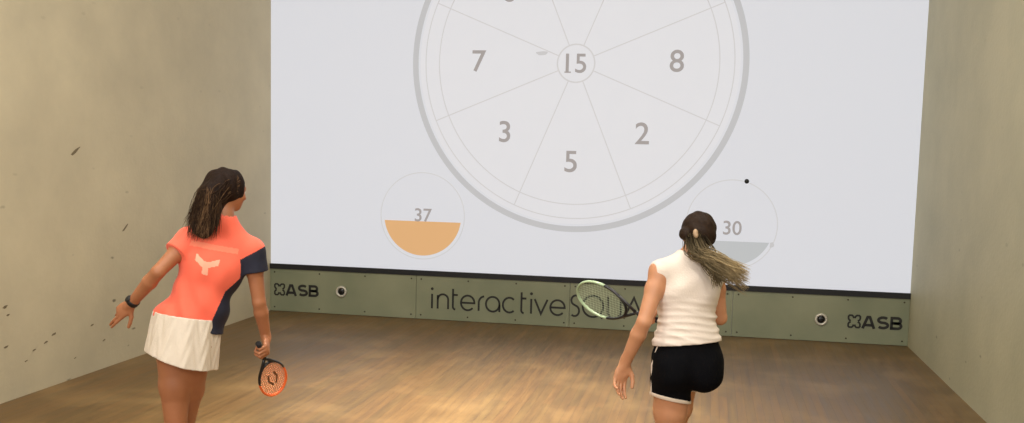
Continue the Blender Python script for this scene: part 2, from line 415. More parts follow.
# squash ball in flight just off the wall
M_ball = mat('black_rubber', (14,14,14), .6, noise=(80, (22,22,22), .3, .7))
bp_ = at(746.8, 181.3, 9.55)
mb = MB(); n = 24
for i in range(1, n//2):
    th = PI*i/(n//2)
    for j in range(n): mb.v.append((.022*math.sin(th)*math.cos(2*PI*j/n), .022*math.sin(th)*math.sin(2*PI*j/n), .022*math.cos(th)))
rows = n//2-1
for i in range(rows-1):
    for j in range(n): mb.f.append((i*n+j, (i+1)*n+j, (i+1)*n+(j+1) % n, i*n+(j+1) % n))
mb.v += [(0,0,.022),(0,0,-.022)]
for j in range(n): mb.f.append((rows*n, j, (j+1) % n)); mb.f.append((rows*n+1, (rows-1)*n+(j+1) % n, (rows-1)*n+j))
ball = mb.build('squash_ball', M_ball, None, True); ball.location = bp_
tag(ball, 'small black rubber squash ball in flight above the number 30', 'ball')

# ------------------------------------------------------------------ implicit surfaces
def smin(a, b, k):
    if k <= 0: return np.minimum(a, b)
    h = np.maximum(k-np.abs(a-b), 0)/k
    return np.minimum(a, b)-h*h*k*.25
class Cone:
    def __init__(s, a, b, ra, rb, k=.02, cap=None, sub=False):
        s.a = np.asarray(a, float); s.b = np.asarray(b, float); s.ra = ra; s.rb = rb; s.k = k; s.cap = cap; s.sub = sub
    def bounds(s):
        r = max(s.ra, s.rb); return np.minimum(s.a, s.b)-r, np.maximum(s.a, s.b)+r
    def ev(s, X, Y, Z):
        d = s.b-s.a; L2 = d@d+1e-12
        px, py, pz = X-s.a[0], Y-s.a[1], Z-s.a[2]
        t = np.clip((px*d[0]+py*d[1]+pz*d[2])/L2, 0, 1)
        r = np.sqrt((px-t*d[0])**2+(py-t*d[1])**2+(pz-t*d[2])**2)-(s.ra+(s.rb-s.ra)*t)
        if s.cap is not None:
            c, n = s.cap; r = np.maximum(r, (X-c[0])*n[0]+(Y-c[1])*n[1]+(Z-c[2])*n[2])
        return r
    def grow(s, e): return Cone(s.a, s.b, s.ra+e, s.rb+e, s.k, s.cap, s.sub)
class Ell:
    def __init__(s, c, ax, r, k=.03, sub=False):
        s.c = np.asarray(c, float); s.ax = [np.asarray(a, float) for a in ax]; s.r = r; s.k = k; s.sub = sub
    def bounds(s):
        e = np.sqrt(sum((a*r)**2 for a, r in zip(s.ax, s.r))); return s.c-e, s.c+e
    def ev(s, X, Y, Z):
        px, py, pz = X-s.c[0], Y-s.c[1], Z-s.c[2]; k0 = 0; k1 = 0
        for a, r in zip(s.ax, s.r):
            q = px*a[0]+py*a[1]+pz*a[2]; k0 = k0+(q/r)**2; k1 = k1+(q/r/r)**2
        k0 = np.sqrt(k0); k1 = np.sqrt(k1)+1e-9
        return k0*(k0-1)/k1
    def grow(s, e): return Ell(s.c, s.ax, [r+e for r in s.r], s.k, s.sub)
FAR = .10
def field(prims, h, pad=.03, box=None):
    bs = [p.bounds() for p in prims if not p.sub]
    lo = np.min([b[0] for b in bs], 0)-pad; hi = np.max([b[1] for b in bs], 0)+pad
    if box is not None: lo = np.maximum(lo, box[0]); hi = np.minimum(hi, box[1])
    n = np.ceil((hi-lo)/h).astype(int)+1
    ax = [(lo[i]+h*np.arange(n[i])).astype(np.float32) for i in range(3)]
    Fd = np.full(n, FAR, np.float32)
    for p in prims:
        b0, b1 = p.bounds(); mg = FAR if not p.sub else .02
        sl = [slice(max(0, int((b0[i]-mg-lo[i])/h)), min(n[i], int((b1[i]+mg-lo[i])/h)+2)) for i in range(3)]
        if any(q.start >= q.stop for q in sl): continue
        X = ax[0][sl[0]][:,None,None]; Y = ax[1][sl[1]][None,:,None]; Z = ax[2][sl[2]][None,None,:]
        d = p.ev(X, Y, Z).astype(np.float32); sl = tuple(sl)
        if p.sub: Fd[sl] = -smin(-Fd[sl], d, p.k)
        else: Fd[sl] = smin(Fd[sl], d, p.k)
    return Fd, ax, lo, h
def nets(Fd, lo, h):
    """naive surface nets"""
    ins = Fd < 0
    c = np.zeros(tuple(np.array(Fd.shape)-1), np.int8)
    for i in (0,1):
        for j in (0,1):
            for k in (0,1): c += ins[i:i+c.shape[0], j:j+c.shape[1], k:k+c.shape[2]]
    act = (c > 0) & (c < 8)
    idx = np.argwhere(act); vid = np.full(c.shape, -1, np.int64); vid[act] = np.arange(len(idx))
    acc = np.zeros((len(idx), 3)); cnt = np.zeros(len(idx))
    cs = [(i,j,k) for i in (0,1) for j in (0,1) for k in (0,1)]
    for a in cs:
        for ax in range(3):
            if a[ax]: continue
            b = list(a); b[ax] = 1
            fa = Fd[idx[:,0]+a[0], idx[:,1]+a[1], idx[:,2]+a[2]]; fb = Fd[idx[:,0]+b[0], idx[:,1]+b[1], idx[:,2]+b[2]]
            m = (fa < 0) != (fb < 0); t = np.where(m, fa/np.where(m, fa-fb, 1), 0)
            p = np.repeat(np.array(a, float)[None], len(idx), 0); p[:,ax] += t
            acc += p*m[:,None]; cnt += m
    V = lo+h*(idx+acc/cnt[:,None])
    faces = []
    for ax in range(3):
        u, v = [(1,2),(2,0),(0,1)][ax]
        s0 = [slice(None)]*3; s1 = [slice(None)]*3; s0[ax] = slice(0,-1); s1[ax] = slice(1,None)
        A = ins[tuple(s0)]; B = ins[tuple(s1)]
        for flip, mm in ((False, A & ~B), (True, ~A & B)):
            e = np.argwhere(mm)
            ok = (e[:,u] > 0) & (e[:,v] > 0) & (e[:,u] < Fd.shape[u]-1) & (e[:,v] < Fd.shape[v]-1); e = e[ok]
            q = []
            for du, dv in ((0,0),(-1,0),(-1,-1),(0,-1)):
                w = e.copy(); w[:,u] += du; w[:,v] += dv; q.append(vid[w[:,0], w[:,1], w[:,2]])
            q = np.stack(q, 1)
            faces.append(q if not flip else q[:, ::-1])
    return V, np.concatenate(faces)
def smooth_v(V, Fc, it):
    for _ in range(it):
        acc = np.zeros_like(V); cnt = np.zeros(len(V))
        for a, b in ((0,1),(1,2),(2,3),(3,0)):
            np.add.at(acc, Fc[:,a], V[Fc[:,b]]); np.add.at(acc, Fc[:,b], V[Fc[:,a]])
            np.add.at(cnt, Fc[:,a], 1); np.add.at(cnt, Fc[:,b], 1)
        V = V*.5+.5*acc/np.maximum(cnt, 1)[:,None]
    return V
def np_mesh(name, V, Fc):
    me = bpy.data.meshes.new(name); me.vertices.add(len(V)); me.vertices.foreach_set('co', V.astype(np.float32).ravel())
    me.loops.add(Fc.size); me.loops.foreach_set('vertex_index', Fc.astype(np.int32).ravel())
    me.polygons.add(len(Fc)); me.polygons.foreach_set('loop_start', np.arange(0, Fc.size, 4, dtype=np.int32))
    me.update(calc_edges=True); me.validate()
    return me
def compact(V, Fc):
    used = np.unique(Fc); mp_ = np.full(len(V), -1); mp_[used] = np.arange(len(used)); return V[used], mp_[Fc]
def surf(name, prims, h, m, parent, origin, post=None, it=1, split=None, box=None, pad=.03):
    Fd, ax, lo, h = field(prims, h, pad, box)
    if post: Fd = post(Fd, ax[0][:,None,None], ax[1][None,:,None], ax[2][None,None,:])
    V, Fc = nets(Fd, lo, h)
    if it: V = smooth_v(V, Fc, it)
    out = []
    org = np.asarray(origin, float)
    if split is None:
        return link(name, np_mesh(name, V-org, Fc), m, parent, True)
    cen = V[Fc].mean(1); sel = split(cen)
    for k, (nm, mm) in enumerate(zip(name, m)):
        f = Fc[sel == k]
        if len(f) == 0: out.append(None); continue
        v2, f2 = compact(V, f); out.append(link(nm, np_mesh(nm, v2-org, f2), mm, parent, True))
    return out
def strands(name, guides, m, parent, origin, r0=.0016, wav=.006, seg=12):
    """guides: list of (points list, shade 0..1, radius scale); thin tapered locks in one mesh with a shade attribute"""
    V = []; Fc = []; sh = []
    for pts, shade, rs in guides:
        P = np.array(pts, float); k = len(P)
        t = np.linspace(0, k-1, seg); i = np.minimum(t.astype(int), k-2); f = (t-i)[:,None]
        def g(j): return P[np.clip(j, 0, k-1)]
        Q = .5*((2*g(i))+(-g(i-1)+g(i+1))*f+(2*g(i-1)-5*g(i)+4*g(i+1)-g(i+2))*f*f+(-g(i-1)+3*g(i)-3*g(i+1)+g(i+2))*f**3)
        ph = rng.uniform(0, 2*PI, 3); fr = rng.uniform(5, 11); tt = np.linspace(0, 1, seg)
        for a in range(3): Q[:,a] += wav*tt*np.sin(fr*tt+ph[a])
        d = np.gradient(Q, axis=0); d /= np.linalg.norm(d, axis=1)[:,None]+1e-9
        n1 = np.cross(d, [.3,.2,.9]); n1 /= np.linalg.norm(n1, axis=1)[:,None]+1e-9; n2 = np.cross(d, n1)
        rad = r0*rs*(np.sqrt(np.clip(1-tt**3, 0, 1))*.9+.1)
        b = len(V)
        for q in range(seg):
            for c in range(3):
                a = 2*PI*c/3; V.append(Q[q]+rad[q]*(math.cos(a)*n1[q]+math.sin(a)*n2[q])); sh.append(shade if not hasattr(shade, '__len__') else shade[0]+(shade[1]-shade[0])*tt[q])
        for q in range(seg-1):
            for c in range(3): Fc.append((b+q*3+c, b+q*3+(c+1) % 3, b+(q+1)*3+(c+1) % 3, b+(q+1)*3+c))
    V = np.array(V)-np.asarray(origin); me = np_mesh(name, V, np.array(Fc))
    at_ = me.attributes.new('shade', 'FLOAT', 'POINT'); at_.data.foreach_set('value', np.array(sh, np.float32))
    return link(name, me, m, parent, True)
def hair_mat(name, dark, light):
    m = bpy.data.materials.new(name); m.use_nodes = True; nt = m.node_tree; b = nt.nodes['Principled BSDF']
    a = nt.nodes.new('ShaderNodeAttribute'); a.attribute_name = 'shade'
    r = nt.nodes.new('ShaderNodeValToRGB'); r.color_ramp.elements[0].color = lin(dark); r.color_ramp.elements[1].color = lin(light)
    nt.links.new(a.outputs['Fac'], r.inputs['Fac']); nt.links.new(r.outputs['Color'], b.inputs['Base Color'])
    b.inputs['Roughness'].default_value = .6; b.inputs['Specular IOR Level'].default_value = .1
    return m

# ------------------------------------------------------------------ anatomy
def hand_prims(w, d, n, s, curls, thumb='relaxed', spread=1.0, sc=1.0, extra=None):
    """w wrist, d along the hand, n the way the palm faces, s towards the thumb"""
    d = nz(d); n = nz(n-d*np.dot(n, d)); s = nz(s-d*np.dot(s, d)-n*np.dot(s, n)); P = []
    P.append(Cone(w-d*.02*sc, w+d*.02*sc, .024*sc, .022*sc, .015))
    P.append(Ell(w+d*.052*sc, (d, s, n), (.050*sc, .038*sc, .015*sc), .014))
    P.append(Ell(w+d*.034*sc+s*.02*sc+n*.008*sc, (d, s, n), (.03*sc, .016*sc, .014*sc), .012))
    L = [(.040,.025,.020), (.044,.029,.021), (.041,.027,.020), (.032,.020,.018)]
    off = [.027, .009, -.009, -.026]; base = [.086, .090, .086, .078]
    for i in range(4):
        p = w+d*base[i]*sc+s*off[i]*sc; th = 0
        sp = s*(.16*(1.5-i)/1.5*spread)
        P.append(Cone(w+d*.05*sc+s*off[i]*.8*sc, p, .0105*sc, .0095*sc, .006))
        for j in range(3):
            th += math.radians(curls[i][j]); dd = nz((d+sp)*math.cos(th)+n*math.sin(th))
            q = p+dd*L[i][j]*sc; r = .0090-.0008*j
            P.append(Cone(p, q, r*sc, (r-.0007)*sc, .003)); p = q
    b = w+d*.022*sc+s*.024*sc+n*.006*sc
    if thumb == 'grip': seq = [nz(d*.5+s*.75+n*.45), nz(d*.75+n*.8-s*.05), nz(d*.3+n*.9-s*.5)]
    elif thumb == 'out': seq = [nz(d*.6+s*.8+n*.2), nz(d*.8+s*.6+n*.1), nz(d*.85+s*.45+n*.1)]
    else: seq = [nz(d*.75+s*.6+n*.4), nz(d*.9+s*.25+n*.35), nz(d*.95+s*.05+n*.3)]
    for j, (dd, l, r) in enumerate(zip(seq, (.036,.030,.024), (.012,.0105,.0095))):
        q = b+dd*l*sc; P.append(Cone(b, q, r*sc, (r-.001)*sc, .008 if j == 0 else .003)); b = q
    return P
def head_prims(c, f, u, nb, sc=1.0):
    """c centre of the cranium, f face direction, u up, nb neck base"""
    f = nz(f); u = nz(u-f*np.dot(u, f)); r = np.cross(f, u); P = []
    A = (r, f, u)
    P.append(Ell(c, A, (.071*sc, .089*sc, .082*sc), .02))
    P.append(Ell(c+f*.030*sc-u*.048*sc, A, (.054*sc, .058*sc, .062*sc), .03))
    P.append(Ell(c+f*.056*sc-u*.090*sc, A, (.026*sc, .022*sc, .018*sc), .025))        # chin
    P.append(Ell(c+f*.072*sc+u*.006*sc, A, (.045*sc, .014*sc, .014*sc), .02))           # brow
    for sx in (-1, 1):
        P.append(Ell(c+f*.083*sc-u*.014*sc+r*sx*.031*sc, A, (.015*sc,.010*sc,.010*sc), .010, sub=True))   # eye socket
        P.append(Ell(c+f*.066*sc-u*.036*sc+r*sx*.036*sc, A, (.018*sc,.014*sc,.014*sc), .02))              # cheek
        P.append(Ell(c+r*sx*.072*sc-u*.018*sc-f*.006*sc, (nz(r*sx+f*-.35), f, u), (.007*sc,.017*sc,.029*sc), .006))  # ear
        P.append(Ell(c+r*sx*.080*sc-u*.016*sc-f*.002*sc, (r, f, u), (.006*sc,.009*sc,.016*sc), .004, sub=True))
    P.append(Cone(c+f*.084*sc-u*.008*sc, c+f*.104*sc-u*.036*sc, .0075*sc, .0115*sc, .012))    # nose
    for sx in (-1, 1): P.append(Ell(c+f*.092*sc-u*.039*sc+r*sx*.011*sc, A, (.008*sc,.010*sc,.007*sc), .006))
    P.append(Ell(c+f*.082*sc-u*.061*sc, A, (.021*sc,.011*sc,.006*sc), .008))
    P.append(Ell(c+f*.080*sc-u*.072*sc, A, (.019*sc,.011*sc,.007*sc), .008))
    P.append(Ell(c+f*.094*sc-u*.0665*sc, A, (.020*sc,.006*sc,.0018*sc), .003, sub=True))
    P.append(Cone(c-u*.055*sc-f*.018*sc, nb, .050*sc, .054*sc, .03))
    return P, (r, f, u)
def face_parts(c, A, parent, origin, sc=1.0):
    r, f, u = A
    for sx in (-1, 1):
        p = c+f*.074*sc-u*.014*sc+r*sx*.031*sc
        ey = surf('eye', [Ell(p, A, (.0125*sc,)*3, 0)], .003, M_eye, parent, origin)
        surf('iris', [Ell(p+f*.0095*sc, A, (.006*sc,.004*sc,.006*sc), 0)], .0015, M_iris, ey, origin)
        surf('eyebrow', [Cone(c+f*.083*sc+u*.008*sc+r*sx*.016*sc, c+f*.074*sc+u*.012*sc+r*sx*.046*sc, .004*sc, .003*sc, 0)], .002, M_brow, parent, origin)
    surf('lips', [Ell(c+f*.0835*sc-u*.061*sc, A, (.020*sc,.011*sc,.0055*sc), .003), Ell(c+f*.082*sc-u*.072*sc, A, (.018*sc,.0105*sc,.0065*sc), .003)], .002, M_lip, parent, origin)
def shoe(name, ankle, fdir, parent, origin, m, msole):
    f = nz([fdir[0], fdir[1], 0]); u = np.array([0,0,1.0]); r = np.cross(f, u); g = np.array([ankle[0], ankle[1], 0])
    P = [Ell(g+f*.055+u*.045, (f,r,u), (.135,.043,.040), .02), Ell(g+f*.125+u*.036, (f,r,u), (.065,.047,.034), .03),
         Cone(ankle+u*.01, g+u*.06, .041, .044, .02)]
    def clip(Fd, X, Y, Z): return np.maximum(Fd, (.02-Z)+0*X+0*Y)
    o = surf(name, P, .006, m, parent, origin, clip)
    def clip2(Fd, X, Y, Z): return np.maximum(np.maximum(Fd, Z-.024+0*X+0*Y), .001-Z+0*X+0*Y)
    Q = [Ell(g+f*.055+u*.02, (f,r,u), (.142,.047,.06), .02), Ell(g+f*.125+u*.02, (f,r,u), (.068,.051,.06), .03)]
    surf('sole', Q, .006, msole, o, origin, clip2)
    lc = MB()
    for q in range(4):
        cc = g+f*(.05+.028*q)+u*(.088-.008*q)
        lc.tube([cc-r*.024-u*.004-origin, cc+u*.002-origin, cc+r*.024-u*.004-origin], .0035, 6)
    lc.build('laces', msole, o, True)

M_skinA = mat('tanned_skin', (164,104,70), .5, noise=(9, (174,114,78), .3, .7), sub=.08)
M_skinB = mat('fair_skin', (192,134,98), .5, noise=(9, (202,144,108), .3, .7), sub=.08)
M_eye = mat('eye_white', (225,222,215), .25, noise=(40, (230,226,220), .3, .7)); M_iris = mat('iris_brown', (60,38,24), .2, noise=(200, (80,50,30), .3, .7))
M_brow = mat('brow_hair', (48,34,26), .8, noise=(200, (60,42,30), .3, .7)); M_lip = mat('lip', (170,96,84), .45, noise=(60, (178,104,90), .3, .7))
M_coral = mat('coral_jersey', (250,104,78), .75, noise=(5, (255,112,84), .3, .7), bump=(160,.15), sheen=.2)
M_navy = mat('navy_jersey', (24,26,44), .75, noise=(5, (30,32,52), .3, .7), bump=(160,.15))
M_peach = mat('pale_print', (250,176,146), .7, noise=(20, (252,184,156), .3, .7))
M_yoke = mat('pale_coral_band', (250,128,98), .7, noise=(20, (252,136,106), .3, .7))
M_skirt = mat('cream_skirt_cloth', (218,204,186), .8, noise=(6, (226,212,196), .3, .7), bump=(120,.2))
M_cream = mat('cream_vest_cloth', (228,212,200), .8, noise=(6, (234,220,208), .3, .7), bump=(120,.2))
M_shorts = mat('black_shorts_cloth', (6,6,10), .85, noise=(6, (9,9,13), .3, .7), bump=(140,.2), spec=.1)
M_pipe = mat('pale_piping', (220,200,182), .7, noise=(30, (226,208,190), .3, .7))
M_band = mat('black_strap', (20,18,20), .5, noise=(30, (28,26,28), .3, .7))
M_hairA = hair_mat('dark_brown_hair', (26,16,12), (158,120,86))
M_hairB = hair_mat('brown_blond_hair', (30,22,14), (214,190,146))
M_capA = mat('hair_base_dark', (28,17,13), .65, noise=(60, (40,26,19), .3, .7), bump=(70,.6), spec=.12)
M_capB = mat('hair_base_brown', (38,26,19), .6, noise=(50, (50,35,25), .3, .7), bump=(60,.4), spec=.15)
M_shoe = mat('white_trainer', (210,208,204), .6, noise=(10, (220,218,214), .3, .7)); M_sole = mat('shoe_rubber', (60,60,66), .7, noise=(20, (72,72,78), .3, .7))
M_sock = mat('white_sock', (222,220,214), .85, noise=(40, (230,228,222), .3, .7))

def leg_prims(hip, knee, ankle, fdir, r=1.0):
    hip, knee, ankle = map(np.asarray, (hip, knee, ankle)); cb = -nz([fdir[0], fdir[1], 0])
    m = hip+(knee-hip)*.45; cf = knee+(ankle-knee)*.3+cb*.014
    P = [Cone(hip, m, .088*r, .074*r, .04), Cone(m, knee, .074*r, .053*r, .03), Cone(knee, cf, .050*r, .053*r, .02),
         Cone(cf, knee+(ankle-knee)*.65, .053*r, .039*r, .02), Cone(knee+(ankle-knee)*.65, ankle, .039*r, .033*r, .02)]
    f = nz([fdir[0], fdir[1], 0])
    P += [Ell(np.array([ankle[0], ankle[1], .045])+f*.07, (f, np.cross(f,[0,0,1.]), np.array([0,0,1.])), (.11,.036,.026), .03)]
    return P
def arm_prims(sh, el, wr, r=1.0):
    sh, el, wr = map(np.asarray, (sh, el, wr)); fm = el+(wr-el)*.3
    return [Cone(sh, sh+(el-sh)*.35, .046*r, .042*r, .03), Cone(sh+(el-sh)*.35, el, .042*r, .033*r, .02),
            Cone(el, fm, .033*r, .036*r, .010), Cone(fm, wr, .036*r, .0245*r, .010)]

def person(spec):
    g = spec; org = np.array([g['base'][0], g['base'][1], 0.0])
    shL, shR, nb, pel, hc = g['shL'], g['shR'], g['nb'], g['pel'], g['head']
    U = nz(nb-pel); Rr = nz(shR-shL); B = nz(np.cross(Rr, U)); B = -B if np.dot(B, FW) > 0 else B   # towards the back of the figure
    Rr = nz(np.cross(U, B)) if np.dot(np.cross(U, B), shR-shL) > 0 else -nz(np.cross(U, B))
    pr = nz(g['pelR']-U*0); pu = nz(U*.7+np.array([0,0,.3])); pr = nz(pr-pu*np.dot(pr, pu)); pb = np.cross(pr, pu); pb = pb if np.dot(pb, B) > 0 else -pb
    shc = (shL+shR)/2; H = np.linalg.norm(shc-pel)
    chest = pel+(shc-pel)*.68; waist = pel+(shc-pel)*.33
    ax = (Rr, B, U)
    tor = [Ell(pel, (pr, pb, pu), (.155,.105,.105), .03), Ell(pel+pu*.05, (pr, pb, pu), (.140,.098,.11), .05),
           Ell(waist, (nz(Rr+pr), nz(B+pb), U), (.118,.088,.13), .06), Ell(chest, ax, (.138,.098,.155), .06),
           Ell(chest+U*.06+B*.01, ax, (.150,.085,.10), .05),
           Cone(shL, shR, .046, .046, .05)]
    for sx in (-1, 1):
        tor.append(Ell(pel-pu*.035+pr*sx*.070+pb*.048, (pr,pb,pu), (.082,.080,.088), .035))
        tor.append(Ell(chest-B*.075+Rr*sx*.065+U*.0, ax, (.058,.050,.055), .04))
        tor.append(Cone(nb+U*.015, (shR if sx > 0 else shL)-Rr*sx*.03, .045, .040, .05))
    hp, HA = head_prims(hc, g['face'], g['hup'], nb, g.get('hs', 1.0))
    arms = arm_prims(shL, g['elL'], g['wrL'])+arm_prims(shR, g['elR'], g['wrR'])
    legs = leg_prims(g['hipL'], g['knL'], g['anL'], g['ftL'])+leg_prims(g['hipR'], g['knR'], g['anR'], g['ftR'])
    allp = tor+legs+arms+g['hands']+hp
    body = surf('person', allp, .0042, g['skin'], None, org, it=1)
    body.location = org; tag(body, g['label'], 'person')
    face_parts(hc, HA, body, org, g.get('hs', 1.0))
    for an, ft in ((g['anL'], g['ftL']), (g['anR'], g['ftR'])):
        shoe('shoe', np.asarray(an), ft, body, org, M_shoe, M_sole)
        surf('sock', [Cone(an, np.asarray(an)+np.array([0,0,.04]), .041, .040, .01)], .006, M_sock, body, org)
    return dict(body=body, org=org, tor=tor, legs=legs, arms=arms, ax=ax, chest=chest, waist=waist, pel=pel, pax=(pr, pb, pu), HA=HA, U=U, B=B, R=Rr, shc=shc)
def dotp(X, Y, Z, c, n): return (X-c[0])*n[0]+(Y-c[1])*n[1]+(Z-c[2])*n[2]

# ================================================================== left player
T = 5.12
A = dict(
    label='woman in coral and navy sports shirt and cream skirt swinging a racket low, back turned',
    skin=M_skinA, head=at(228,188,T+.02), nb=at(221,222,T-.02),
    face=cv(.64,.12,.76), hup=cv(.10,-1,.05), hs=.98,
    shL=at(189,240,T-.03), shR=at(252,251,T+.03), pel=at(187,335,T+.0), pelR=cv(1,.28,.12),
    elL=at(158,272,T-.15), wrL=at(131,304,T-.02), elR=at(259,302,T+.06), wrR=at(261,340,T+.10),
    hipL=at(174,350,T+.0), knL=at(176,428,T+.04), anL=at(172,498,T-.12),
    hipR=at(194,352,T+.03), knR=at(182,432,T+.26), anR=at(188,496,T+.20),
    ftL=(.1,1), ftR=(.0,1))
A['anL'][2] = .085; A['anR'][2] = .085
hd = nz(at(112,319,T+.02)-A['wrL']); hs_ = cv(.55,.75,.30)
A['hands'] = hand_prims(A['wrL'], hd, cv(.25,.1,1), hs_, [(2,4,3),(6,10,6),(30,34,20),(45,50,25)], 'out', .25, 1.0)
ra = cv(.06,.66,.75)       # racket axis, towards its tip
rd = nz(cv(.15,.62,-.40)-ra*np.dot(cv(.15,.62,-.40), ra)); rn = np.cross(ra, rd); rn = rn if np.dot(rn, RT) < 0 else -rn
GA = at(261,350,T+.10); A['wrR'] = GA-rd*.078-rn*.028
A['hands'] += hand_prims(A['wrR'], rd, rn, ra, [(60,75,60)]*4, 'grip', .2)
A['base'] = (A['pel'][0], A['pel'][1])
RA = person(A)
U, B, R = RA['U'], RA['B'], RA['R']; ch, wa, pe = RA['chest'], RA['waist'], RA['pel']
# shirt
slL = Cone(A['shL'], A['shL']+(A['elL']-A['shL'])*.45, .062, .066, .03, cap=(A['shL']+(A['elL']-A['shL'])*.42, nz(A['elL']-A['shL'])))
slR = Cone(A['shR'], A['shR']+(A['elR']-A['shR'])*.45, .062, .070, .03, cap=(A['shR']+(A['elR']-A['shR'])*.42, nz(A['elR']-A['shR'])))
shirt = [p.grow(.012) for p in RA['tor'] if True]
shirt += [Ell(wa-U*.03, (R,B,U), (.146,.112,.17), .05), Ell(pe+U*.06-R*.012, (R,B,U), (.160,.122,.12), .05), slL, slR]
hemc = at(184,323,T); hemn = nz(at(184,330,T)-at(190,305,T)); hemn = nz(cv(-.29,.95,0))
neckc = A['nb']+U*.005
def postA(Fd, X, Y, Z):
    a = dotp(X,Y,Z,pe,U); r = dotp(X,Y,Z,pe,R); b = dotp(X,Y,Z,pe,B)
    f = .003*np.sin(26*a-34*r+2*np.sin(11*r+8*a))*np.exp(-((a-.33)/.13)**2)+.0075*np.sin(38*a+16*r+3*np.sin(14*r+5*b))*np.exp(-((a-.12)/.14)**2)+.004*np.sin(60*r+22*a+2*np.sin(20*a))*np.exp(-((a-.05)/.12)**2)
    Fd = Fd+f.astype(np.float32)
    Fd = np.maximum(Fd, dotp(X,Y,Z,hemc,hemn))
    q = np.sqrt((X-neckc[0]-U[0]*.03)**2+(Y-neckc[1]-U[1]*.03)**2+(Z-neckc[2]-U[2]*.03)**2)-.062
    return np.maximum(Fd, -q).astype(np.float32)
def splitA(c):
    r = (c-pe)@R; a = (c-pe)@U; b = (c-pe)@B
    s = np.zeros(len(c), int)
    # navy panel: a wedge from the right shoulder point down the right flank
    sd = (c-A['shR'])@nz(A['elR']-A['shR'])
    ln = (c-A['shR'])@R
    up = (c-A['shR'])@U
    edge = np.where(a > .27, .120+.6*(a-.27), .120+.12*(a-.27))
    panel = (r > edge) & (a < .36)
    slv = (np.linalg.norm(np.cross(c-A['shR'], nz(A['elR']-A['shR'])), axis=1) < .09) & (ln-up > .012) & (sd > -.10)
    s[panel] = 2; s[slv] = 1
    # pale bird-like print between the shoulder blades
    x = r; z = a
    ctr = np.array([-.005, .385])
    dx, dz = x-ctr[0], z-ctr[1]
    wing = (np.abs(dz-(.55*np.abs(dx)-.012)) < .016) & (dx > -.055) & (dx < .06)
    body_ = (np.abs(dx+.2*dz) < .014) & (dz < .01) & (dz > -.055)
    s[(b > .02) & (wing | body_) & (s == 0)] = 3
    s[(b > .0) & (np.abs(a-.468-.10*r) < .013) & (np.abs(r-.01) < .115) & (s == 0)] = 4
    return s
surf(['shirt','navy_sleeve','navy_side_panel','back_print','yoke_band'], shirt, .0042, [M_coral, M_navy, M_navy, M_peach, M_yoke], RA['body'], RA['org'], postA, split=splitA)
# skirt
sk_top = at(188,317,T); sk_bot = at(181,362,T); sa = nz(sk_bot-sk_top)
hs0 = at(181,360,T); hsn = cv(-.30,.95,0)
class Skirt:
    k = .02; sub = False
    def bounds(s): c = (sk_top+sk_bot)/2; return c-.30, c+.30
    def ev(s, X, Y, Z):
        h = dotp(X,Y,Z,sk_top,sa); r = dotp(X,Y,Z,sk_top,RR); b = dotp(X,Y,Z,sk_top,BB)
        an = np.arctan2(b, r)
        wr = .168+.05*np.clip(h, -.05, .3)+.004*np.sin(9*an+6*h); wb = .165+.12*np.clip(h, -.05, .3)+.004*np.sin(11*an)
        q = np.sqrt((r/wr)**2+(b/wb)**2); d = (q-1)*np.minimum(wr, wb)*.95
        d = np.maximum(d, -(d+.010)*1.0)
        d = d+.003*np.sin(45*h+14*r+3*np.sin(12*an))*.5
        return np.maximum(np.maximum(d, dotp(X,Y,Z,hs0,hsn)+.004*np.sin(3*an+.8)), -h-.01)
RR = nz(RA['pax'][0]-sa*np.dot(RA['pax'][0], sa)); BB = np.cross(RR, sa); BB = BB if np.dot(BB, B) > 0 else -BB
surf('skirt', [Skirt()], .0042, M_skirt, RA['body'], RA['org'])
# watch on the left wrist
wd = nz(A['wrL']-A['elL']); wc = A['wrL']-wd*.022
ww = surf('wristwatch', [Cone(wc-wd*.012, wc+wd*.012, .0325, .0315, .004)], .003, M_band, RA['body'], RA['org'],
     lambda Fd,X,Y,Z: np.maximum(Fd, np.abs(dotp(X,Y,Z,wc,wd))-.013).astype(np.float32))
surf('watch_case', [Ell(wc-cv(.55,.45,.6)*.031, (wd, nz(np.cross(wd, cv(.55,.45,.6))), cv(.55,.45,.6)), (.020,.019,.008), 0)], .003, M_band, ww, RA['org'])
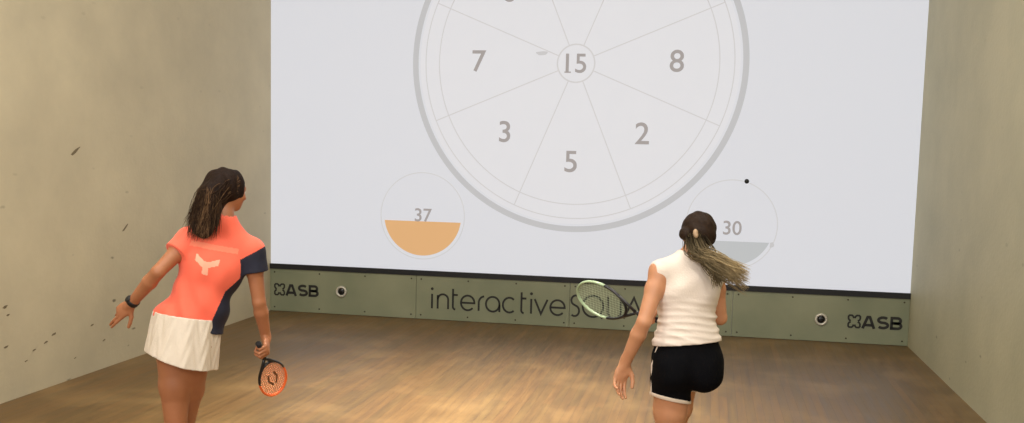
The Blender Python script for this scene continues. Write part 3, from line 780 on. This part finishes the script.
# hair
hr, hf, hu = RA['HA']; hc = A['head']; sc = .98
cap = [Ell(hc-hf*.012+hu*.006, (hr,hf,hu), (.084,.096,.094), .02),
       Ell(hc-hf*.065-hu*.02, (hr,hf,hu), (.070,.060,.085), .04),
       Cone(at(213,196,T-.06), at(203,227,T-.10), .064, .054, .05)]
def capA(Fd, X, Y, Z):
    # open the face
    d = dotp(X,Y,Z,hc,hf); u = dotp(X,Y,Z,hc,hu); r = dotp(X,Y,Z,hc,hr)
    lim = .058+.5*np.clip(u-.02, 0, .1)
    q = np.minimum(d-lim, .068-u)
    n = .004*np.sin(70*r+20*u+2*np.sin(30*d))+.003*np.sin(90*d+15*u)
    return np.maximum(Fd+n, q).astype(np.float32)
surf('hair', cap, .0045, M_capA, RA['body'], RA['org'], capA)
gd = []
for i in range(1000):
    # roots over the skull, tips on the upper back
    th = rng.uniform(-1.7, 1.7); el = rng.uniform(-.35, 1.2)
    dirv = -hf*math.cos(th)*math.cos(el)+hr*math.sin(th)*math.cos(el)+hu*math.sin(el)
    root = hc+dirv*np.array(.088)+hu*.004
    x = float(np.clip(rng.normal(0, 1), -1.7, 1.7)); px = 205+x*9.5; s_ = rng.uniform(0, 1)
    mid = at(209+x*7, 200+rng.uniform(-9,9), T-.10+rng.normal(0,.02))
    tip = at(202+x*8.5+rng.normal(0,2), 224+rng.uniform(-8,17), T-.135+rng.normal(0,.02))
    light = rng.uniform(.4,.8) if (abs(px-206) < 5.5 and rng.uniform() < .6) else rng.uniform(0,.22)
    gd.append(([root, root+(mid-root)*.5+dirv*.012, mid, tip], light, rng.uniform(.7,1.4)))
strands('hair', gd, M_hairA, RA['body'], RA['org'], r0=.0014, wav=.009, seg=14)

# ================================================================== rackets
def racket(name, G, a, b, label, m_frame, m_str, m_tip, m_grip, grip_back, reach, hl=.30, hw=.195, logo=None, sr=.0018):
    """G grip point in the hand, a towards the tip, b across the strings, reach from hand to the head's near end"""
    a = nz(a); b = nz(b-a*np.dot(a, b)); n = np.cross(a, b); e = empty(name, G); tag(e, label, 'squash racket', 'squash rackets')
    O = np.zeros(3)
    mb = MB(); mb.tube([O-a*grip_back, O-a*(grip_back-.01), O+a*.075], [.0175,.0155,.0145], 10, prof=(1,.85), upv=n); mb.build('grip', m_grip, e, True)
    c = O+a*(reach+hl/2)
    def rim(t): # t=0 at tip; slightly egg-shaped
        return c+a*(hl/2)*math.cos(t)+b*(hw/2)*math.sin(t)*(1-.10*(1-math.cos(t))/2)
    k = 64; top = [rim(2*PI*i/k) for i in range(k)]
    tipset = [rim(-1.75+3.5*i/40) for i in range(41)]; near = [rim(1.75+(2*PI-3.5)*i/30) for i in range(31)]
    MB().tube(tipset, .0075, 8, prof=(1.25,.8), upv=n).build('head_frame', m_tip, e, True)
    mb = MB(); mb.tube(near, .0078, 8, prof=(1.25,.8), upv=n)
    # open throat: two arms from the shaft to the head
    s0 = O+a*.07; s1 = O+a*(reach*.45+.03)
    mb.tube([s0, s1], [.0105,.0095], 8, upv=n)
    for sg in (-1, 1):
        p = rim(PI-sg*.78); mb.tube([s1-a*.01, s1+(p-s1)*.5+b*sg*.004, p], [.0085,.0072,.0075], 8, upv=n)
    mb.build('throat', m_frame, e, True)
    mb = MB(); nw = 14; nl = 17
    for i in range(nw):
        x = -1+2*(i+.5)/nw; h_ = math.sqrt(1-x*x)*.97
        pa = c+b*(hw/2)*x*.95; mb.tube([pa-a*hl/2*h_, pa+a*hl/2*h_], sr, 4)
    for i in range(nl):
        y = -1+2*(i+.5)/nl; w_ = math.sqrt(1-y*y)*.95
        pa = c+a*(hl/2)*y; mb.tube([pa-b*hw/2*w_, pa+b*hw/2*w_], sr, 4)
    mb.build('strings', m_str, e)
    if logo is not None:
        mb = MB()
        for q in (-1, 1):
            p = [c+n*.002+a*hl*(-.18)+b*hw*.10*q*1, c+n*.002+b*hw*(.16*q), c+n*.002+a*hl*.18+b*hw*.05*q]
            mb.tube(p, .006, 5, prof=(.25,1), upv=n)
        mb.build('string_stencil', logo, e)
    return e
M_rk_blk = mat('racket_black', (20,18,20), .35, noise=(20, (28,26,28), .3, .7))
M_rk_or = mat('racket_orange', (240,110,50), .4, noise=(20, (245,120,60), .3, .7))
M_rk_ors = mat('orange_string', (245,150,100), .5, noise=(20, (248,158,110), .3, .7))
M_rk_gr = mat('racket_pale_green', (150,172,134), .35, noise=(20, (168,186,152), .3, .7))
M_rk_grs = mat('pale_string', (160,174,142), .5, noise=(20, (168,180,150), .3, .7))
M_grip = mat('grip_tape', (26,24,28), .8, noise=(60, (34,32,36), .3, .7), bump=(90,.5))
M_sten = mat('stencil_brown', (110,70,40), .7, noise=(30, (120,78,46), .3, .7))
racket('squash_racket', GA, ra, cv(.66,-.44,.55), 'orange and black squash racket held low by the woman in coral', M_rk_blk, M_rk_ors, M_rk_or, M_grip, .055, .12, .265, .168, M_sten)

# ================================================================== right player
T = 4.78
Bq = dict(
    label='woman in cream sleeveless top and black shorts with long ponytail, back turned',
    skin=M_skinB, head=at(698,230,T+.03), nb=at(693,258,T-.0),
    face=cv(-.30,-.02,1), hup=cv(-.02,-1,-.05), hs=.93,
    shL=at(660,272,T-.05), shR=at(714,274,T+.07), pel=at(687,362,T+.0), pelR=cv(1,-.02,.05),
    elL=at(644,322,T-.12), wrL=at(625,363,T-.02), elR=at(720,318,T+.12), wrR=at(672,323,T+.22),
    hipL=at(671,378,T+.0), knL=at(669,450,T+.10), anL=at(668,520,T-.10),
    hipR=at(702,366,T+.05), knR=at(688,380,T+.42), anR=at(678,470,T+.42),
    ftL=(-.1,1), ftR=(-.2,1))
Bq['anL'][2] = .085
kn = Bq['knR']; Bq['anR'] = np.array([kn[0]-.10, kn[1]+.12, .085])
lk = Bq['knL']; Bq['anL'] = np.array([lk[0]+.0, lk[1]-.22, .085])
Bq['hands'] = hand_prims(Bq['wrL'], nz(at(616,392,T+.0)-Bq['wrL']), cv(.35,.0,-.93), cv(.93,.05,.35), [(18,26,18),(24,30,20),(28,34,22),(32,36,24)], 'relaxed', .6, 1.0)
rb = cv(-.737,-.255,.626)
fd = nz(Bq['wrR']-Bq['elR']); rd2 = nz(fd-rb*np.dot(fd, rb)); rn2 = np.cross(rb, rd2); rn2 = rn2 if np.dot(rn2, UP) < 0 else -rn2
GB = at(651,318,T+.20); Bq['wrR'] = GB-rd2*.075-rn2*.027
Bq['hands'] += hand_prims(Bq['wrR'], rd2, rn2, rb, [(60,75,60)]*4, 'grip', .2, .95)
Bq['base'] = (Bq['pel'][0], Bq['pel'][1])
RB = person(Bq)
U, B, R = RB['U'], RB['B'], RB['R']; ch, wa, pe = RB['chest'], RB['waist'], RB['pel']; pr, pb, pu = RB['pax']
vest = [p.grow(.008) for p in RB['tor']]
vest += [Ell(wa-U*.01, (R,B,U), (.138,.100,.15), .05), Ell(pe+U*.07, (nz(R+pr),nz(B+pb),U), (.160,.112,.11), .05)]
hb = at(686,343,T); hbn = cv(.07,1,.0); nbB = Bq['nb'].copy()
def postB(Fd, X, Y, Z):
    a = dotp(X,Y,Z,pe,U); r = dotp(X,Y,Z,pe,R); b = dotp(X,Y,Z,pe,B)
    w = np.exp(-((a-.17)/.10)**2)
    f = .0095*(np.abs(np.sin(62*a+9*r+1.5*np.sin(9*r+6*a)))-.5)*w*(.55+.45*np.sin(14*r+30*a))+.0055*(np.abs(np.sin(100*a-9*r+1.2*np.sin(15*r)))-.5)*w
    f = f+.003*np.sin(40*a-30*r)*np.exp(-((a-.33)/.1)**2)
    Fd = np.maximum(Fd+f, dotp(X,Y,Z,hb,hbn))
    # armholes and neckline
    for s_, sh in ((-1, Bq['shL']), (1, Bq['shR'])):
        Fd = np.maximum(Fd, s_*dotp(X,Y,Z,sh,R)-(.040 if s_ < 0 else .024)+.35*np.minimum(0, dotp(X,Y,Z,sh,U)))
    q = np.sqrt((X-nbB[0]-U[0]*.03)**2+(Y-nbB[1]-U[1]*.03)**2+(Z-nbB[2]-U[2]*.03)**2)-.070
    return np.maximum(Fd, -q).astype(np.float32)
surf('sleeveless_top', vest, .0042, M_cream, RB['body'], RB['org'], postB)
# shorts
def thigh_cloth(hip, knee, L, g, ncap):
    d = nz(knee-hip); e = hip+d*L
    return Cone(hip, e, .094+g, .092+g, .03, cap=(e, ncap))
dL = nz(Bq['knL']-Bq['hipL']); dR = nz(Bq['knR']-Bq['hipR'])
capL = cv(-.22,1,.0); eL = at(668,397,T)
tl = Cone(Bq['hipL'], Bq['hipL']+dL*.20, .096, .094, .03, cap=(eL, capL))
tr = Cone(Bq['hipR'], Bq['hipR']+dR*.24, .094, .088, .03, cap=(Bq['hipR']+dR*.20, dR))
shp = [p.grow(.008) for p in RB['tor'][:3]]+[p.grow(.010) for p in RB['tor'] if isinstance(p, Ell) and abs(p.r[2]-.088) < 1e-6]+[tl, tr]
top = at(686,336,T)
def postS(Fd, X, Y, Z):
    a = dotp(X,Y,Z,pe,pu); r = dotp(X,Y,Z,pe,pr)
    Fd = Fd+.002*np.sin(50*a+30*r+2*np.sin(30*r))
    return np.maximum(Fd, -dotp(X,Y,Z,top,hbn)).astype(np.float32)
surf('shorts', shp, .0042, M_shorts, RB['body'], RB['org'], postS)
tb = Cone(Bq['hipL'], Bq['hipL']+dL*.20, .0985, .0965, .0)
surf('hem_piping', [tb], .004, M_pipe, RB['body'], RB['org'], lambda Fd,X,Y,Z: np.maximum(Fd, np.abs(dotp(X,Y,Z,eL+capL*.002,capL))-.009).astype(np.float32))
tb2 = Cone(Bq['hipR'], Bq['hipR']+dR*.24, .0965, .0905, .0)
surf('hem_piping', [tb2], .004, M_pipe, RB['body'], RB['org'], lambda Fd,X,Y,Z: np.maximum(Fd, np.abs(dotp(X,Y,Z,Bq['hipR']+dR*.20,dR))-.006).astype(np.float32))
# side seam piping, laid on the cloth
Fd, axx, lo_, h_ = field(shp, .006)
def sample(p):
    i = np.clip(np.round((p-lo_)/h_).astype(int), 0, np.array(Fd.shape)-1); return Fd[tuple(i)]
def seam(c0, c1, out, n=14):
    pts = []
    for i in range(n):
        c = c0+(c1-c0)*i/(n-1); r = .0
        while r < .3 and sample(c+out*r) < -.001: r += .002
        pts.append(c+out*(r+.001)-RB['org'])
    return pts
MB().tube(seam(pe+pu*.10, Bq['hipL']+dL*.125, nz(-pr+pb*.25)), .004, 6).build('side_piping', M_pipe, RB['body'], True)
MB().tube(seam(pe+pu*.10, Bq['hipR']+dR*.10, nz(pr-pb*.35)), .004, 6).build('side_piping', M_pipe, RB['body'], True)
# hair: tight cap, side loops over the ears, tie, streaming ponytail
hr, hf, hu = RB['HA']; hc = Bq['head']; q_ = .93
cap = [Ell(hc-hf*.008+hu*.004, (hr,hf,hu), (.078,.090,.084), .02), Ell(hc-hf*.05-hu*.03, (hr,hf,hu), (.055,.045,.05), .03),
       Ell(at(684.5,234,T-.01), (hr,hf,hu), (.024,.034,.028), .015), Ell(at(708.5,239,T+.0), (hr,hf,hu), (.026,.034,.026), .015)]
def capB(Fd, X, Y, Z):
    d = dotp(X,Y,Z,hc,hf); u = dotp(X,Y,Z,hc,hu); r = dotp(X,Y,Z,hc,hr)
    qf = np.minimum(d-.050-.4*np.clip(u, 0, .1), .058-u)
    n = .0016*np.sin(150*r+60*u)+.0012*np.sin(130*u+40*r)
    return np.maximum(Fd+n, qf).astype(np.float32)
surf('hair', cap, .004, M_capB, RB['body'], RB['org'], capB)
tie = at(695.5,233,T-.085)
M_tie = mat('hair_tie_tan', (176,146,116), .5, noise=(50, (190,160,130), .3, .7))
surf('hair_tie', [Ell(tie, (RT,UP,FW), (.012,.019,.012), .005), Ell(tie-UP*.012+RT*.003, (RT,UP,FW), (.010,.012,.012), .005)], .0025, M_tie, RB['body'], RB['org'])
gd = []
for i in range(620):
    a = rng.normal(0, 1); b = rng.normal(0, 1); e = rng.uniform(0, 1)
    root = at(695+a*3.5, 238+b*2.5, T-.07+rng.normal(0,.008))
    p1 = at(701+a*5, 253+b*3, T-.09+rng.normal(0,.012))
    w = rng.uniform(-1, 1)
    # fan: upper pale wisps to lower dark lock
    ang = w; 
    p2 = at(716+6*rng.normal(0,.5)+2*ang, 264-9*ang+b*2, T-.13+rng.normal(0,.02))
    ln = rng.uniform(.5, 1)
    p3 = at(718+33*ln+(2*ang-1), 264+17*ln-(13*ang*ln)+3*(1-ang)*ln+rng.normal(0,1.5), T-.16+rng.normal(0,.03))
    if w < -.45 and rng.uniform() < .7:
        p3 = at(714+rng.uniform(-2,9), 276+rng.uniform(0,14), T-.13+rng.normal(0,.02)); shade = (0, .25)
    else: shade = (.0+.15*max(0, w), .35+.55*(w+1)/2*rng.uniform(.6,1.2))
    gd.append(([root, p1, p2, p3], shade, rng.uniform(.6,1.3)))
strands('ponytail', gd, M_hairB, RB['body'], RB['org'], r0=.0017, wav=.004, seg=14)
racket('squash_racket', GB, rb, cv(.10,.85,.464), 'pale green squash racket held out to the left by the woman in black shorts', M_rk_blk, M_rk_grs, M_rk_gr, M_grip, .05, .15, .31, .205, sr=.0007)

# ------------------------------------------------------------------ light
def area(name, loc, size, power, col, rot=(0,0,0)):
    l = bpy.data.lights.new(name, 'AREA'); l.shape = 'RECTANGLE'; l.size, l.size_y = size; l.energy = power; l.color = col
    o = bpy.data.objects.new(name, l); COL.objects.link(o); o.location = loc; o.rotation_euler = rot; return o
M_fix = mat('lamp_housing', (190,190,186), .5, noise=(8, (200,200,196), .3, .7))
M_dif = mat('lamp_diffuser', (240,235,225), .6, emis=(255,236,205), estr=2.0)
LC = (1.0,.965,.90)
for (x, y, p_) in ((-1.7,-7.9,86),(1.7,-7.9,86),(-1.7,-5.0,68),(1.7,-5.0,68)):
    area('court_lamp', (x, y, HC-.14), (1.3,.5), p_, LC)
area('floor_fill_spot', (-.1, -3.6, HC-.14), (.6,.6), 80, (1.0,.93,.80)).data.spread = math.radians(50)  # added light that makes the bright pool mid-floor, not a known fixture
# unseen fill lights added behind the court to brighten walls and players' backs
for x in (-2.2, 2.2):
    area('rear_fill', (x, -12.6, 3.6), (1.6,.8), 150, LC, (math.radians(68), 0, 0))
w = bpy.data.worlds.new('world'); S.world = w; w.use_nodes = True
bg = w.node_tree.nodes['Background']; bg.inputs['Color'].default_value = (1.0,.96,.88,1); bg.inputs['Strength'].default_value = .6
S.view_settings.view_transform = 'Standard'; S.view_settings.look = 'None'
S.view_settings.exposure = 0.0; S.view_settings.gamma = 1.0; S.view_settings.use_curve_mapping = False
